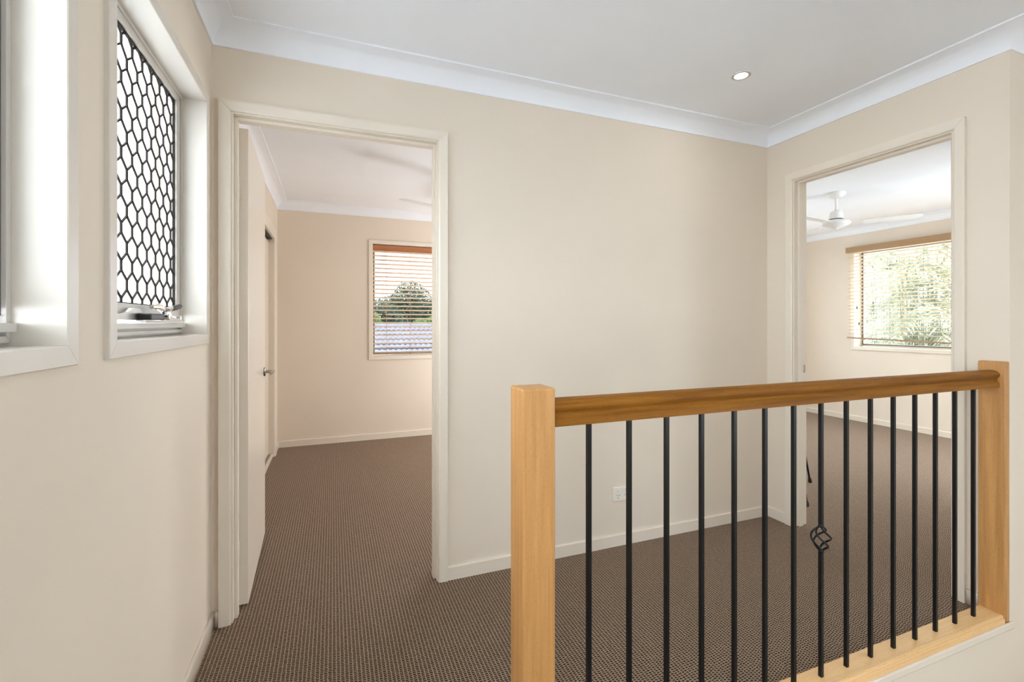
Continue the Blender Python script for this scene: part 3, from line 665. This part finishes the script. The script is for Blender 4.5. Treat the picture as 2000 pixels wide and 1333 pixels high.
def tree(name, base, top, crowns, nleaf, size, mat, seed, label, group=None):
    rnd = random.Random(seed); bx_,by_,bz_ = base
    r = root(name, base, label, 'tree', group)
    tr = MB().tube([(bx_,by_,bz_),(bx_+.1,by_,bz_+(top-bz_)*.4),(bx_,by_+.1,bz_+(top-bz_)*.8)], [.22,.16,.07], 10)
    for c,rad in crowns: tr.tube([(bx_,by_,bz_+(top-bz_)*.45),((bx_+c[0])/2,(by_+c[1])/2,(c[2]+bz_+(top-bz_)*.6)/2),c], [.09,.06,.03], 6)
    tr.build('trunk', M['bark'], r)
    vs = []; fs = []
    tot = sum(q[0]*q[1]*q[2] for _,q in crowns)
    for c,q in crowns:
        for _ in range(int(nleaf*q[0]*q[1]*q[2]/tot)):
            d = Vector((rnd.gauss(0,1),rnd.gauss(0,1),rnd.gauss(0,1))).normalized(); rr = rnd.random()**.45
            p = Vector(c)+Vector((d.x*q[0],d.y*q[1],d.z*q[2]))*rr
            n = Vector((rnd.gauss(0,1),rnd.gauss(0,1),rnd.gauss(0,1)+.8)).normalized(); u = n.orthogonal().normalized(); u.rotate(Matrix.Rotation(rnd.random()*6.28,3,n)); v = n.cross(u)
            s_ = size*(.6+.8*rnd.random()); k = len(vs)
            vs += [p-u*s_, p+v*s_*.45+n*s_*.1, p+u*s_, p-v*s_*.45+n*s_*.1]; fs.append((k,k+1,k+2,k+3))
    me = MB(); me.v = [tuple(v) for v in vs]; me.f = fs; me.smooth = [False]*len(fs)
    me.build('foliage', mat, r, weld=False)
    return r
GT = 'trees beyond the tiled roof'
tree('dark_tree', (3.75,25.2,-3.1), 3.0, [((3.9,25.2,2.2),(1.15,1.2,1.35)),((2.9,25.3,1.5),(1.2,1.2,1.2)),((5.0,25.3,1.2),(1.4,1.2,1.6)),((3.7,25.1,.4),(2.6,1.2,1.3))], 36000, .06, M['leaf_dark'], 1, 'taller dark bushy tree beyond the tiled roof', GT)
tree('dark_tree', (1.7,20.8,-3.1), 2.0, [((1.95,20.8,1.45),(.8,.8,.85)),((1.3,20.8,1.0),(.9,.9,.9)),((2.5,20.9,.8),(.9,1,.9)),((1.7,20.8,.2),(1.6,1,1.0))], 22000, .055, M['leaf_dark'], 2, 'shorter dark tree beyond the roof, nearer the blind edge', GT)
tree('light_shrub', (1.30,18.3,-3.1), 1.6, [((1.35,18.3,1.15),(.42,.4,.55)),((1.0,18.4,.7),(.4,.4,.6))], 3500, .05, M['leaf_light'], 3, 'yellow-green shrub just above the roof ridge, below the cord tassels', GT)
tree('light_shrub', (3.45,18.3,-3.1), 1.4, [((3.2,18.3,1.15),(.3,.4,.26)),((3.7,18.4,1.2),(.35,.4,.3))], 2500, .05, M['leaf_light'], 4, 'yellow-green shrub just above the roof ridge, beside the door frame', GT)

def frond_plant(name, base, hgt, nfr, seed, label):
    rnd = random.Random(seed); b = Vector(base); r = root(name, base, label, 'shrub', 'feathery shrubs outside the right bedroom window')
    st = MB(); vs = []; fs = []
    for k in range(nfr):
        az = rnd.random()*6.28; ln = .7+rnd.random()*.7; z0 = hgt*(.45+.6*rnd.random()); lean = .25+.5*rnd.random()
        p0 = b+Vector((rnd.gauss(0,.25),rnd.gauss(0,.35),z0)); d = Vector((math.cos(az),math.sin(az),0))
        pts = [p0+d*ln*t*lean*2+Vector((0,0,ln*(t-1.0*t*t)*1.2)) for t in (0,.2,.4,.6,.8,1)]
        st.tube([Vector((b.x+rnd.gauss(0,.1),b.y+rnd.gauss(0,.1),b.z)), p0-Vector((0,0,.6)), *pts[:3]], .008, 5)
        for i in range(26):
            t = i/25; j = min(int(t*5),4); q = pts[j].lerp(pts[j+1], t*5-j)
            tg = (pts[j+1]-pts[j]).normalized(); sd = tg.cross(Vector((0,0,1))).normalized()
            for sg in (-1,1):
                dr = (sd*sg*.8+tg*.6+Vector((0,0,rnd.uniform(-.5,.25)))).normalized(); l_ = .30*(1-.6*abs(t-.4)); wv = dr.cross(Vector((rnd.gauss(0,1),rnd.gauss(0,1),1))).normalized()*.011
                n_ = len(vs); vs += [q, q+dr*l_*.45+wv, q+dr*l_-Vector((0,0,.04)), q+dr*l_*.45-wv]; fs.append((n_,n_+1,n_+2,n_+3))
    st.build('stems', M['leaf_pale'], r)
    me = MB(); me.v = [tuple(v) for v in vs]; me.f = fs; me.smooth = [False]*len(fs); me.build('fronds', M['leaf_pale'], r, weld=False)
for i,(x,y,h,lb) in enumerate(((8.7,4.5,5.2,'pale feathery shrub close outside the tan-valanced blind'),(12.9,7.4,6.6,'pale feathery shrub farther out behind the other one'))):
    frond_plant('feathery_shrub', (x,y,-3.1), h, (120,150)[i], 20+i, lb)
